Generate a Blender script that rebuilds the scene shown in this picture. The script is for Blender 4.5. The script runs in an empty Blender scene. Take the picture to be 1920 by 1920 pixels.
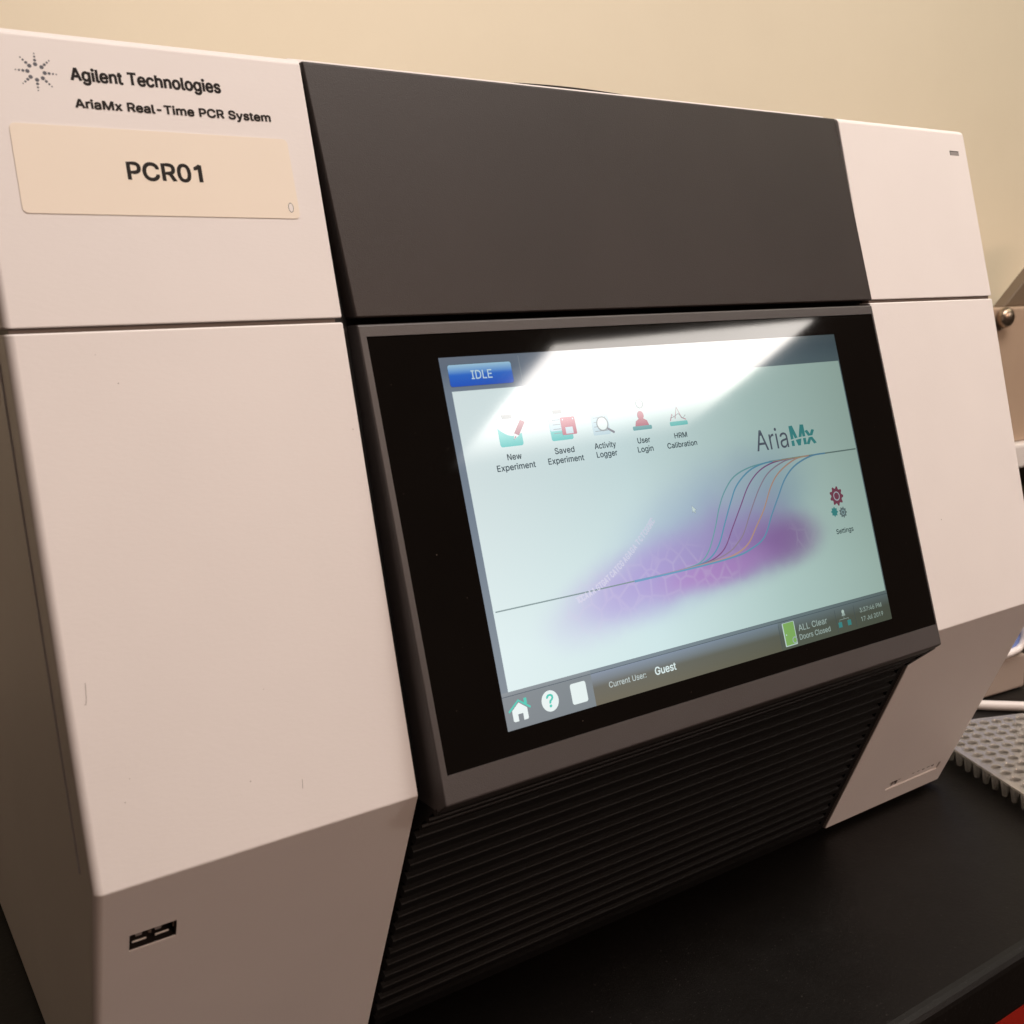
import bpy, bmesh, math, random
from mathutils import Vector, Matrix, Euler
import numpy as np
random.seed(7)
S = bpy.context.scene
COL = S.collection
R = math.radians
ZT = 0.0205                       # bench top, in the frame in which the instrument was measured

# ---------------------------------------------------------------- camera
cam_d = bpy.data.cameras.new('camera')
cam = bpy.data.objects.new('camera', cam_d)
COL.objects.link(cam)
S.camera = cam
right = Vector((0.82789594, -0.55970253, -0.0363509))
up = Vector((0.13138385, 0.13051583, 0.98270235))
fwd = Vector((0.54527662, 0.8183512, -0.1815894))
m = Matrix((right, up, -fwd)).transposed().to_4x4()
m.translation = Vector((-0.05222406, -0.34326437, 0.31373958 - ZT))
cam.matrix_world = m
cam_d.sensor_width = 36.0
cam_d.lens = 1980.07 / 1920 * 36.0
cam_d.clip_start = 0.01
cam_d.clip_end = 50.0
cam_d.dof.use_dof = True
cam_d.dof.focus_distance = 0.47
cam_d.dof.aperture_fstop = 26.0

# ---------------------------------------------------------------- light
world = bpy.data.worlds.new('World')
S.world = world
world.use_nodes = True
wb = world.node_tree.nodes['Background']
wb.inputs['Color'].default_value = (1.0, 0.60, 0.43, 1)
wb.inputs['Strength'].default_value = 0.034

def area(name, loc, target, sx, sy, power, col):
    d = bpy.data.lights.new(name, 'AREA')
    d.shape = 'RECTANGLE'
    d.size, d.size_y, d.energy, d.color = sx, sy, power, col
    o = bpy.data.objects.new(name, d)
    COL.objects.link(o)
    o.location = loc
    o.rotation_euler = (Vector(target) - Vector(loc)).to_track_quat('-Z', 'Y').to_euler()
    return o
area('unseen_overhead_lamp', (0.57, -0.44, 1.50), (0.57, -0.44, 0.0), 1.2, 0.6, 23.5, (1.0, 0.905, 0.835))
area('unseen_overhead_lamp', (0.74, -2.75, 1.50), (0.74, -2.75, 0.0), 1.2, 0.6, 68.0, (1.0, 0.70, 0.55))  # added, unseen: warm low-angle light on the sloping foot and front
area('unseen_overhead_lamp', (2.1, -0.30, 1.50), (2.1, -0.30, 0.0), 1.2, 0.6, 8.0, (1.0, 0.95, 0.74))  # added out of view to brighten the right end of the wall

S.view_settings.view_transform = 'Standard'
S.view_settings.look = 'None'
S.view_settings.exposure = 0.0
S.view_settings.gamma = 1.0
S.view_settings.use_curve_mapping = False
S.render.engine = 'CYCLES'
S.cycles.max_bounces = 8
S.cycles.transmission_bounces = 8
S.cycles.use_denoising = True

LAMP_L = 14.0

# ---------------------------------------------------------------- materials
def srgb(r, g, b):
    f = lambda c: (c / 255 / 12.92) if c / 255 <= 0.04045 else ((c / 255 + 0.055) / 1.055) ** 2.4
    return (f(r), f(g), f(b), 1.0)

class NT:
    def __init__(s, name):
        s.mat = bpy.data.materials.new(name)
        s.mat.use_nodes = True
        s.t = s.mat.node_tree
        s.p = s.t.nodes['Principled BSDF']
        s.co = None
    def n(s, typ, **kw):
        nd = s.t.nodes.new(typ)
        for k, v in kw.items():
            setattr(nd, k, v)
        return nd
    def link(s, a, b):
        s.t.links.new(a, b)
    def set(s, nd, **kw):
        for k, v in kw.items():
            nd.inputs[k.replace('_', ' ')].default_value = v
    def obj(s):
        if s.co is None:
            s.co = s.n('ShaderNodeTexCoord').outputs['Object']
        return s.co
    def noise(s, scale, detail=3.0, rough=0.6, stretch=None, out='Fac'):
        nz = s.n('ShaderNodeTexNoise')
        s.set(nz, Scale=scale, Detail=detail, Roughness=rough)
        src = s.obj()
        if stretch:
            mp = s.n('ShaderNodeMapping')
            mp.inputs['Scale'].default_value = stretch
            s.link(src, mp.inputs['Vector'])
            src = mp.outputs['Vector']
        s.link(src, nz.inputs['Vector'])
        return nz.outputs[out]
    def ramp(s, fac, stops, interp='LINEAR'):
        r = s.n('ShaderNodeValToRGB')
        r.color_ramp.interpolation = interp
        e = r.color_ramp.elements
        while len(e) < len(stops):
            e.new(0.5)
        for el, (p, c) in zip(e, stops):
            el.position, el.color = p, c
        s.link(fac, r.inputs['Fac'])
        return r.outputs['Color']
    def math(s, op, a, b=None, clamp=False):
        nd = s.n('ShaderNodeMath', operation=op, use_clamp=clamp)
        for i, x in enumerate((a, b)):
            if x is None:
                continue
            if isinstance(x, (int, float)):
                nd.inputs[i].default_value = x
            else:
                s.link(x, nd.inputs[i])
        return nd.outputs[0]
    def mix(s, fac, a, b, blend='MIX'):
        nd = s.n('ShaderNodeMix', data_type='RGBA', blend_type=blend)
        for sock, x in ((nd.inputs[0], fac), (nd.inputs[6], a), (nd.inputs[7], b)):
            if isinstance(x, (int, float, tuple)):
                sock.default_value = x
            else:
                s.link(x, sock)
        return nd.outputs[2]
    def bump(s, h, strength, dist):
        b = s.n('ShaderNodeBump')
        s.set(b, Strength=strength, Distance=dist)
        s.link(h, b.inputs['Height'])
        s.link(b.outputs['Normal'], s.p.inputs['Normal'])

def plastic(name, col, rough, grain=700, gstr=0.25, gdist=0.0004, stretch=None, var=0.06, spec=0.5):
    k = NT(name)
    big = k.noise(9.0, 3.0)
    c = tuple(col[:3])
    lo = tuple(x * (1 - var) for x in c) + (1,)
    hi = tuple(min(1, x * (1 + var)) for x in c) + (1,)
    k.link(k.ramp(big, [(0.3, lo), (0.7, hi)]), k.p.inputs['Base Color'])
    fine = k.noise(grain, 2.0, 0.5, stretch)
    k.bump(fine, gstr, gdist)
    rr = k.n('ShaderNodeMapRange')
    k.set(rr, To_Min=rough - 0.05, To_Max=rough + 0.07)
    k.link(k.noise(40.0, 4.0), rr.inputs['Value'])
    k.link(rr.outputs[0], k.p.inputs['Roughness'])
    k.set(k.p, Specular_IOR_Level=spec)
    return k.mat

M = {}
M['white'] = plastic('white_plastic', (0.80, 0.755, 0.735), 0.50, 900, 0.10, 0.0003, (0.45, 1.0, 1.25), 0.026)
M['charcoal'] = plastic('charcoal_plastic', (0.0265, 0.0192, 0.0172), 0.45, 2200, 0.3, 0.0003, None, 0.14, 0.34)
M['bezel'] = plastic('charcoal_bezel_plastic', (0.064, 0.056, 0.055), 0.46, 2400, 0.2, 0.0003, None, 0.04)
M['vent'] = plastic('black_vent_plastic', (0.0058, 0.0050, 0.0048), 0.55, 900, 0.2, 0.0003, None, 0.15, 0.26)
M['core'] = plastic('brown_grey_inner_shell', (0.20, 0.16, 0.135), 0.6, 500, 0.1, 0.0003)
M['coredark'] = plastic('black_inner_shell', (0.010, 0.009, 0.009), 0.6, 500, 0.1, 0.0003)
M['ink'] = plastic('dark_brown_print_ink', (0.014, 0.010, 0.008), 0.6, 500, 0.05, 0.0001, None, 0.05, 0.2)
M['fleck'] = plastic('brown_fleck', (0.13, 0.095, 0.075), 0.6, 500, 0.05, 0.0001)
M['darkmark'] = plastic('dark_brown_mark', (0.05, 0.032, 0.025), 0.6, 500, 0.05, 0.0001)
M['inkgrey'] = plastic('grey_blue_print_ink', (0.082, 0.086, 0.105), 0.5, 500, 0.05, 0.0001)
M['sticker'] = plastic('cream_label_paper', (0.84, 0.75, 0.635), 0.42, 260, 0.05, 0.0003, None, 0.02)
M['grey'] = plastic('grey_lens_plastic', (0.30, 0.27, 0.26), 0.35, 500, 0.1, 0.0002)
M['usbdark'] = plastic('black_port_plastic', (0.012, 0.009, 0.008), 0.5, 500, 0.1, 0.0002)

def metal(name, col, rough):
    k = NT(name)
    k.set(k.p, Metallic=1.0)
    k.link(k.ramp(k.noise(60.0, 4.0), [(0.3, tuple(x * 0.85 for x in col[:3]) + (1,)), (0.7, col)]), k.p.inputs['Base Color'])
    rr = k.n('ShaderNodeMapRange')
    k.set(rr, To_Min=rough - 0.06, To_Max=rough + 0.08)
    k.link(k.noise(200.0, 3.0), rr.inputs['Value'])
    k.link(rr.outputs[0], k.p.inputs['Roughness'])
    return k.mat
M['steel'] = plastic('pale_port_plastic', (0.82, 0.77, 0.72), 0.35, 500, 0.05, 0.0001)
M['brass'] = metal('brushed_knob_metal', (0.42, 0.33, 0.25, 1), 0.32)

# ---------------------------------------------------------------- building helpers
WM = {}
def tag(o, label=None, cat=None, group=None, kind=None):
    for k, v in (('label', label), ('category', cat), ('group', group), ('kind', kind)):
        if v:
            o[k] = v
    return o

def place(o, parent=None, mw=None):
    COL.objects.link(o)
    mw = mw or Matrix.Identity(4)
    WM[o] = mw
    if parent is not None:
        o.parent = parent
        o.matrix_basis = WM[parent].inverted() @ mw
    else:
        o.matrix_world = mw
    return o

def thing(name, loc, label, cat, group=None):
    o = bpy.data.objects.new(name, None)
    o.empty_display_size = 0.03
    place(o, None, Matrix.Translation(Vector(loc)))
    return tag(o, label, cat, group)

def obj(name, bm, mats, parent=None, mw=None, smooth=False, wn=False):
    me = bpy.data.meshes.new(name)
    bm.to_mesh(me)
    bm.free()
    for mt in (mats if isinstance(mats, (list, tuple)) else [mats]):
        me.materials.append(mt)
    if smooth:
        me.polygons.foreach_set('use_smooth', [True] * len(me.polygons))
    o = bpy.data.objects.new(name, me)
    place(o, parent, mw)
    if wn:
        md = o.modifiers.new('weighted', 'WEIGHTED_NORMAL')
        md.keep_sharp = True
    return o

def bev(bm, w, seg=3, edges=None):
    bmesh.ops.bevel(bm, geom=list(edges if edges is not None else bm.edges), offset=w, segments=seg, profile=0.5, affect='EDGES', clamp_overlap=True)

def prism_x(pts, x0, x1, w=0.0, seg=3):
    """profile polygon in (y, z), extruded from x0 to x1, all edges rounded"""
    bm = bmesh.new()
    a = [bm.verts.new((x0, y, z - ZT)) for y, z in pts]
    b = [bm.verts.new((x1, y, z - ZT)) for y, z in pts]
    n = len(pts)
    bm.faces.new(a)
    bm.faces.new(b[::-1])
    for i in range(n):
        bm.faces.new((a[i], b[i], b[(i + 1) % n], a[(i + 1) % n]))
    bmesh.ops.recalc_face_normals(bm, faces=bm.faces)
    if w:
        bev(bm, w, seg)
    return bm

def box(x0, x1, y0, y1, z0, z1, w=0.0, seg=2, bm=None):
    bm2 = bmesh.new()
    bmesh.ops.create_cube(bm2, size=1.0)
    for v in bm2.verts:
        v.co = Vector((x0 + (v.co.x + .5) * (x1 - x0), y0 + (v.co.y + .5) * (y1 - y0), z0 + (v.co.z + .5) * (z1 - z0)))
    if w:
        bev(bm2, w, seg)
    if bm is None:
        return bm2
    me = bpy.data.meshes.new('tmp')
    bm2.to_mesh(me)
    bm2.free()
    bm.from_mesh(me)
    bpy.data.meshes.remove(me)
    return bm

def hexa(front, back, w=0.0, seg=2):
    bm = bmesh.new()
    a = [bm.verts.new(Vector(p) - Vector((0, 0, ZT))) for p in front]
    b = [bm.verts.new(Vector(p) - Vector((0, 0, ZT))) for p in back]
    bm.faces.new(a)
    bm.faces.new(b[::-1])
    for i in range(4):
        bm.faces.new((a[i], b[i], b[(i + 1) % 4], a[(i + 1) % 4]))
    bmesh.ops.recalc_face_normals(bm, faces=bm.faces)
    if w:
        bev(bm, w, seg)
    return bm

def boolean_cut(o, cutter_bm, mw=None):
    """cut a box-shaped opening out of o's mesh for good"""
    me = bpy.data.meshes.new('cutter')
    cutter_bm.to_mesh(me)
    cutter_bm.free()
    c = bpy.data.objects.new('cutter', me)
    COL.objects.link(c)
    c.matrix_world = mw or Matrix.Identity(4)
    md = o.modifiers.new('cut', 'BOOLEAN')
    md.object, md.operation, md.solver = c, 'DIFFERENCE', 'EXACT'
    bpy.context.view_layer.update()
    dg = bpy.context.evaluated_depsgraph_get()
    new = bpy.data.meshes.new_from_object(o.evaluated_get(dg), depsgraph=dg)
    o.modifiers.clear()
    o.data = new
    bpy.data.objects.remove(c)
    return o

# letter outlines: character, advance, contours (font units)
GLYPHS = r'''
- 453 337 244 337 188 114 188 114 244
0 453 227 -7 174 1 130 24 95 62 69 113 53 178 48 254 53 330 69 395 95 447 130 484 174 508 227 516 279 508 323 484 358 447 384 395 400 330 405 254 400 178 384 113 359 62 323 24 279 1/227 50 261 56 290 74 313 103 330 144 340 194 344 254 340 314 330 365 313 405 290 435 261 453 227 460 192 453 163 435 140 405 123 365 113 314 109 254 113 194 123 144 140 103 163 74 192 56
1 453 276 509 276 0 205 0 205 425 200 421 166 398 118 378 86 368 86 432 134 452 178 480 213 509
2 453 64 0 64 47 234 229 282 282 311 327 320 371 317 397 308 419 293 436 273 449 224 460 196 457 172 447 153 433 139 413 130 390 127 362 66 362 71 405 86 442 111 473 143 496 182 511 225 516 268 511 306 497 337 474 361 445 376 411 381 372 371 318 336 259 267 180 153 60 153 57 389 57 389 0
3 453 218 -7 173 -3 133 10 98 30 70 57 52 91 44 132 109 132 115 107 126 87 144 71 165 59 219 50 275 61 297 74 315 93 325 116 329 145 326 172 316 196 299 217 275 234 242 244 201 248 157 248 157 299 288 448 288 452 70 452 70 509 372 509 372 461 211 278 211 289 264 288 308 276 344 253 371 222 387 186 393 145 387 103 370 66 344 36 309 12 266 -2
4 453 40 105 40 158 247 509 311 509 109 166 109 163 413 163 413 105/282 0 282 121 282 146 282 318 343 318 343 0
6 453 226 -7 182 -1 142 15 109 40 84 74 69 115 64 162 68 199 80 239 137 340 252 509 322 509 151 261 145 261 165 288 196 307 235 314 278 309 316 295 346 271 370 240 384 201 389 157 384 112 368 73 343 39 310 14 271 -2/226 48 254 52 279 63 299 79 314 101 324 128 327 157 324 187 314 213 299 235 279 251 254 262 226 265 198 262 174 252 153 235 138 214 128 188 125 158 128 128 138 102 153 79 174 63 198 52
7 453 97 0 323 448 323 452 62 452 62 509 391 509 391 449 165 0
9 453 226 516 271 510 310 494 343 468 368 434 384 393 389 347 385 309 373 270 315 168 200 0 130 0 301 248 307 248 287 221 257 202 218 195 175 199 137 214 106 237 83 269 68 307 64 352 69 397 85 436 110 469 143 494 182 510/226 460 199 457 174 446 154 429 138 407 129 381 125 352 129 322 138 295 154 274 174 257 199 247 226 243 254 247 279 257 299 273 314 295 324 321 327 350 324 381 314 407 299 429 279 446 254 457
: 188 95 -4 78 -1 63 9 53 24 50 41 53 59 63 73 78 83 95 87 113 83 128 73 138 59 141 41 138 24 128 9 113 -1/95 271 78 274 63 284 53 299 50 316 53 334 63 349 78 359 95 362 113 359 128 349 138 334 141 316 138 299 128 284 113 274
? 359 132 152 132 159 141 230 153 252 168 269 209 298 247 334 258 357 262 384 259 406 250 425 220 452 178 462 137 453 106 425 96 404 92 378 27 378 33 418 49 452 73 479 103 499 138 511 178 516 219 511 255 498 284 478 306 451 319 418 324 382 319 344 306 311 284 284 254 261 219 235 200 205 194 158 194 152/164 -4 146 -1 131 9 121 24 118 41 121 58 131 73 146 83 164 86 181 83 196 73 206 58 209 41 206 24 196 9 181 -1
A 480 16 0 201 509 276 509 463 0 395 0 287 302 264 372 232 478 245 478 213 371 191 302 85 0/110 142 110 199 370 199 370 142
C 510 267 -7 205 1 150 25 104 63 70 115 48 179 40 254 48 329 70 393 104 445 150 484 205 508 267 516 340 504 373 490 402 471 427 447 448 418 463 385 473 348 408 348 389 395 357 428 315 449 267 456 223 450 184 432 150 403 125 364 109 314 103 254 109 194 125 145 151 105 184 76 223 59 267 53 315 60 357 81 389 114 408 160 473 160 463 124 448 91 428 62 402 38 373 19 341 5 305 -4
D 502 219 0 96 0 96 57 215 57 272 63 318 81 354 110 379 149 394 198 399 255 394 312 379 361 354 399 320 428 275 446 221 452 93 452 93 509 225 509 294 501 353 478 399 441 433 391 455 329 462 255 455 181 433 119 398 68 351 31 291 8/125 509 125 0 60 0 60 509
E 419 60 0 60 509 372 509 372 452 125 452 125 286 355 286 355 229 125 229 125 57 375 57 375 0
G 520 269 -7 205 1 149 25 104 64 69 116 47 179 40 254 47 329 69 393 103 445 149 484 203 508 265 516 304 513 340 504 374 489 403 469 429 445 449 416 465 384 474 349 408 349 387 393 356 427 315 448 265 456 222 450 183 432 150 404 125 364 109 314 103 254 109 194 125 145 151 105 184 76 224 59 269 53 309 57 345 71 374 93 396 123 410 160 415 202 434 199 283 199 283 256 478 256 478 200 471 141 451 91 419 50 377 19 326 0
H 517 60 0 60 509 125 509 125 289 392 289 392 509 457 509 457 0 392 0 392 232 125 232 125 0
I 301 31 0 31 57 118 57 118 452 31 452 31 509 269 509 269 452 183 452 183 57 269 57 269 0
J 396 185 -7 124 3 75 33 44 81 33 145 33 173 98 173 98 145 104 104 122 74 149 56 185 50 220 56 248 74 266 104 272 145 272 509 336 509 336 145 326 81 294 33 246 3
L 393 60 0 60 509 125 509 125 57 361 57 361 0
M 628 60 0 60 509 152 509 277 187 287 159 299 123 311 84 322 49 307 49 318 83 330 121 342 158 352 187 476 509 568 509 568 0 504 0 504 291 504 327 505 369 506 413 507 457 513 457 498 409 482 363 467 322 456 291 342 0 286 0 170 291 159 321 145 361 129 408 112 457 119 457 120 416 121 372 122 328 122 291 122 0
N 523 60 0 60 509 136 509 343 183 363 151 388 107 414 55 405 54 401 108 399 157 399 195 399 509 463 509 463 0 387 0 202 290 177 331 148 381 108 452 119 454 122 384 124 328 125 291 125 0
P 445 60 0 60 509 235 509 289 503 332 487 366 462 390 430 404 391 409 348 404 304 390 265 366 233 332 207 289 191 235 186 125 186 125 0/233 242 269 246 297 256 318 272 333 294 342 319 344 348 342 376 333 402 318 423 297 439 268 449 233 452 125 452 125 242
R 449 60 0 60 509 236 509 290 504 333 489 367 465 390 433 405 395 409 352 405 309 390 271 367 240 333 217 289 203 236 198 125 198 125 0/234 255 269 258 298 267 319 281 334 300 342 324 345 352 342 380 334 405 319 425 298 440 269 449 233 452 125 452 125 255/353 0 230 229 303 229 428 0
S 447 224 -9 172 -4 128 9 91 31 64 60 46 96 38 137 104 137 110 110 123 88 142 71 166 59 224 49 257 52 286 60 311 74 329 92 341 114 346 139 342 161 332 179 296 205 245 222 184 239 128 260 86 289 60 326 52 372 58 413 75 448 102 476 138 498 180 511 227 516 275 511 316 498 351 476 377 449 394 415 401 378 337 378 326 412 302 437 267 453 225 459 194 456 167 448 145 435 129 418 118 398 115 376 119 352 131 334 169 308 212 293 264 279 312 264 359 238 395 198 405 171 408 139 403 99 386 64 360 34 323 11 278 -4
T 449 32 452 32 509 417 509 417 452 257 452 257 0 193 0 193 452
U 517 259 -8 203 -2 154 15 114 43 85 80 66 124 60 173 60 509 124 509 124 178 128 144 141 113 160 87 187 68 220 56 259 52 298 56 331 68 357 87 377 113 389 144 393 178 393 509 457 509 457 173 451 124 433 80 403 43 363 15 315 -2
a 389 160 -9 126 -5 94 5 68 22 48 45 35 73 30 108 34 138 43 161 58 179 78 193 125 211 178 220 234 227 265 235 273 243 276 255 276 257 267 297 240 322 196 331 149 322 118 301 100 274 41 291 57 322 79 346 104 364 133 375 194 384 239 379 286 360 306 343 322 320 333 290 337 251 337 0 277 0 277 52 272 52 252 25 215 1/170 45 202 49 228 59 248 74 263 93 272 115 276 138 276 190 259 182 231 176 200 171 175 168 134 159 103 139 95 124 92 105 102 72 130 52
b 424 229 -8 198 -5 172 4 138 31 118 59 112 59 112 0 53 0 53 509 114 509 114 319 118 319 137 346 171 373 197 381 229 384 274 378 313 361 345 332 370 293 385 245 390 189 385 133 370 84 346 45 313 16 274 -2/220 47 253 51 279 66 301 88 316 117 325 151 328 189 325 227 316 261 301 290 280 311 253 325 220 330 188 325 161 312 140 291 125 263 116 229 113 189 116 150 125 115 140 86 162 65 188 51
c 396 207 -8 159 -2 117 16 82 46 56 85 40 133 34 187 40 243 56 291 82 330 117 360 159 378 207 384 260 377 305 356 340 322 362 277 303 262 290 289 270 311 242 325 207 330 173 325 145 310 124 287 108 258 99 224 96 187 99 151 108 117 124 89 145 66 173 51 207 46 243 52 271 66 292 89 304 117 363 102 341 56 306 21 261 -1
d 424 195 -8 151 -2 111 16 79 45 55 84 39 133 34 189 39 245 55 293 79 332 112 361 151 378 196 384 228 381 253 373 287 346 306 319 311 319 311 509 372 509 372 0 313 0 313 59 307 59 287 31 252 4 227 -5/205 47 236 51 263 65 284 86 299 115 309 150 312 189 309 229 300 263 284 291 263 312 237 325 205 330 172 325 145 311 124 290 108 261 99 227 96 189 99 151 109 117 124 88 145 66 172 51
e 404 212 -8 161 -2 117 16 82 46 56 85 40 132 34 187 39 242 55 290 81 329 115 359 157 378 205 384 266 374 294 361 319 341 341 315 357 282 368 242 371 194 371 169 75 169 75 221 338 221 310 202 307 237 298 269 283 294 263 314 237 326 205 330 173 326 146 313 125 294 109 270 99 241 96 211 96 178 100 139 110 106 128 80 151 61 179 50 212 46 254 53 285 73 306 105 365 91 353 63 335 39 311 19 283 4 249 -5
g 425 207 -151 168 -148 134 -140 82 -110 51 -69 101 -41 122 -66 154 -88 207 -97 249 -92 282 -75 304 -47 311 -6 311 68 306 68 287 41 252 16 227 8 195 5 152 10 113 27 80 53 55 90 39 136 34 191 39 246 55 293 80 332 112 361 152 378 196 384 228 382 253 373 288 346 308 319 313 319 313 379 372 379 372 -9 367 -54 350 -90 324 -117 291 -136 251 -147/205 59 237 63 264 75 285 95 300 121 309 154 312 193 309 231 300 264 285 291 264 312 237 325 205 330 172 325 145 312 124 290 109 262 99 229 96 193 99 155 109 123 124 96 145 76 172 63
h 410 114 227 114 0 53 0 53 509 114 509 114 287 102 287 124 332 152 362 187 379 227 384 264 380 295 369 321 349 341 321 353 285 357 240 357 0 296 0 296 235 290 275 273 304 246 323 210 329 184 326 161 317 141 303 126 283 117 257
i 167 53 0 53 379 114 379 114 0/84 443 67 446 54 455 44 468 41 483 44 499 54 512 67 521 84 524 100 521 114 512 123 499 126 483 123 468 114 455 100 446
l 189 139 -2 101 3 74 20 58 47 53 84 53 509 114 509 114 99 120 62 130 54 146 52 160 53 170 54 181 3 162 -1
m 610 53 0 53 379 112 379 112 295 108 295 118 323 132 346 172 376 219 386 257 380 287 361 309 331 321 295 312 295 322 321 337 343 381 375 437 386 468 383 497 372 522 354 541 328 553 296 557 255 557 0 496 0 496 254 490 289 473 313 447 326 419 330 395 328 374 320 345 290 335 247 335 0 274 0 274 260 269 288 253 311 229 326 199 330 158 320 140 307 126 289 117 266 114 238 114 0
n 410 114 227 114 0 53 0 53 379 112 379 112 287 102 287 124 332 152 362 187 379 227 384 264 380 295 369 321 349 341 321 353 285 357 240 357 0 296 0 296 235 290 275 273 304 246 323 210 329 184 326 161 317 141 303 126 283 117 257
o 415 207 -8 159 -2 117 16 82 46 56 85 40 133 34 187 40 243 56 291 82 330 117 360 159 378 207 384 256 378 299 360 333 330 359 291 376 243 381 187 376 133 359 85 333 46 299 16 256 -2/207 46 242 51 270 66 292 89 307 117 316 151 319 187 316 224 307 258 292 287 270 310 242 325 207 330 173 325 145 310 124 287 108 258 99 224 96 187 99 151 108 117 124 89 145 66 173 51
p 424 53 -143 53 379 112 379 112 319 118 319 137 346 171 373 197 381 229 384 274 378 313 361 345 332 370 293 385 245 390 189 385 133 370 84 346 45 313 16 274 -2 229 -8 198 -5 173 4 138 31 118 59 114 59 114 -143/220 47 253 51 279 66 301 88 316 117 325 151 328 189 325 227 316 261 301 290 280 311 253 325 220 330 188 325 161 312 140 291 125 263 116 229 113 189 116 150 125 115 140 86 162 65 188 51
r 259 53 0 53 379 112 379 112 321 115 321 130 347 152 367 181 380 213 385 229 384 243 384 243 322 230 324 207 326 182 323 159 315 140 301 126 284 117 262 114 237 114 0
s 365 182 -8 145 -5 112 3 84 18 62 38 45 63 36 94 94 107 105 79 124 60 150 49 181 45 217 50 244 62 262 81 268 103 265 121 254 136 237 147 212 155 149 170 104 186 72 208 53 237 47 274 51 305 65 332 87 354 115 370 149 381 187 384 223 381 254 372 279 358 299 339 324 290 268 277 258 298 243 316 219 328 187 333 156 329 131 317 114 299 109 277 112 258 124 243 172 223 229 209 275 194 306 171 325 142 331 107 326 75 312 47 290 24 260 6 223 -5
t 227 204 379 204 327 6 327 6 379/65 471 126 471 126 98 128 76 136 61 150 53 170 50 185 51 202 54 213 2 192 -3 168 -4 125 2 92 21 72 52 65 93
u 410 182 -5 146 -1 115 11 89 31 69 59 57 95 53 139 53 379 114 379 114 144 119 105 137 75 164 56 200 50 226 53 249 62 268 77 283 97 293 122 296 153 296 379 357 379 357 0 298 0 298 92 307 92 286 47 257 17 222 0
v 389 163 0 17 379 84 379 165 155 187 87 206 21 184 21 203 87 224 155 305 379 371 379 226 0
w 567 138 0 23 379 87 379 133 214 154 137 175 41 165 41 186 135 206 214 252 379 316 379 362 214 382 136 402 41 391 41 413 135 434 214 480 379 545 379 429 0 368 0 319 172 305 225 291 280 277 338 291 338 277 280 263 225 248 172 199 0
x 379 21 0 171 218 171 171 29 379 100 379 147 306 179 253 207 206 175 206 202 253 233 306 282 379 352 379 209 169 209 214 358 0 287 0 231 85 200 136 173 182 205 182 178 136 148 85 91 0
y 389 47 -139 61 -86 71 -87 104 -89 130 -74 151 -36 163 -1 17 379 84 379 165 155 187 87 206 21 184 21 202 87 224 155 305 379 371 379 204 -58 177 -107 139 -136 91 -145 65 -143
'''

class Frame:
    """a sloping plane: local X along the width, local Y up the slope, local Z outwards"""
    def __init__(s, top, bot):
        s.O = Vector((0, top[0], top[1] - ZT))
        e = Vector((0, bot[0] - top[0], bot[1] - top[1]))
        s.L = e.length
        s.D = e.normalized()
        s.Y = -s.D
        s.X = Vector((1, 0, 0))
        s.N = s.X.cross(s.Y)
    def mat(s, x=0.0, d=0.0, n=0.0):
        mm = Matrix((s.X, s.Y, s.N)).transposed().to_4x4()
        mm.translation = s.O + s.X * x + s.D * d + s.N * n
        return mm

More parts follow.
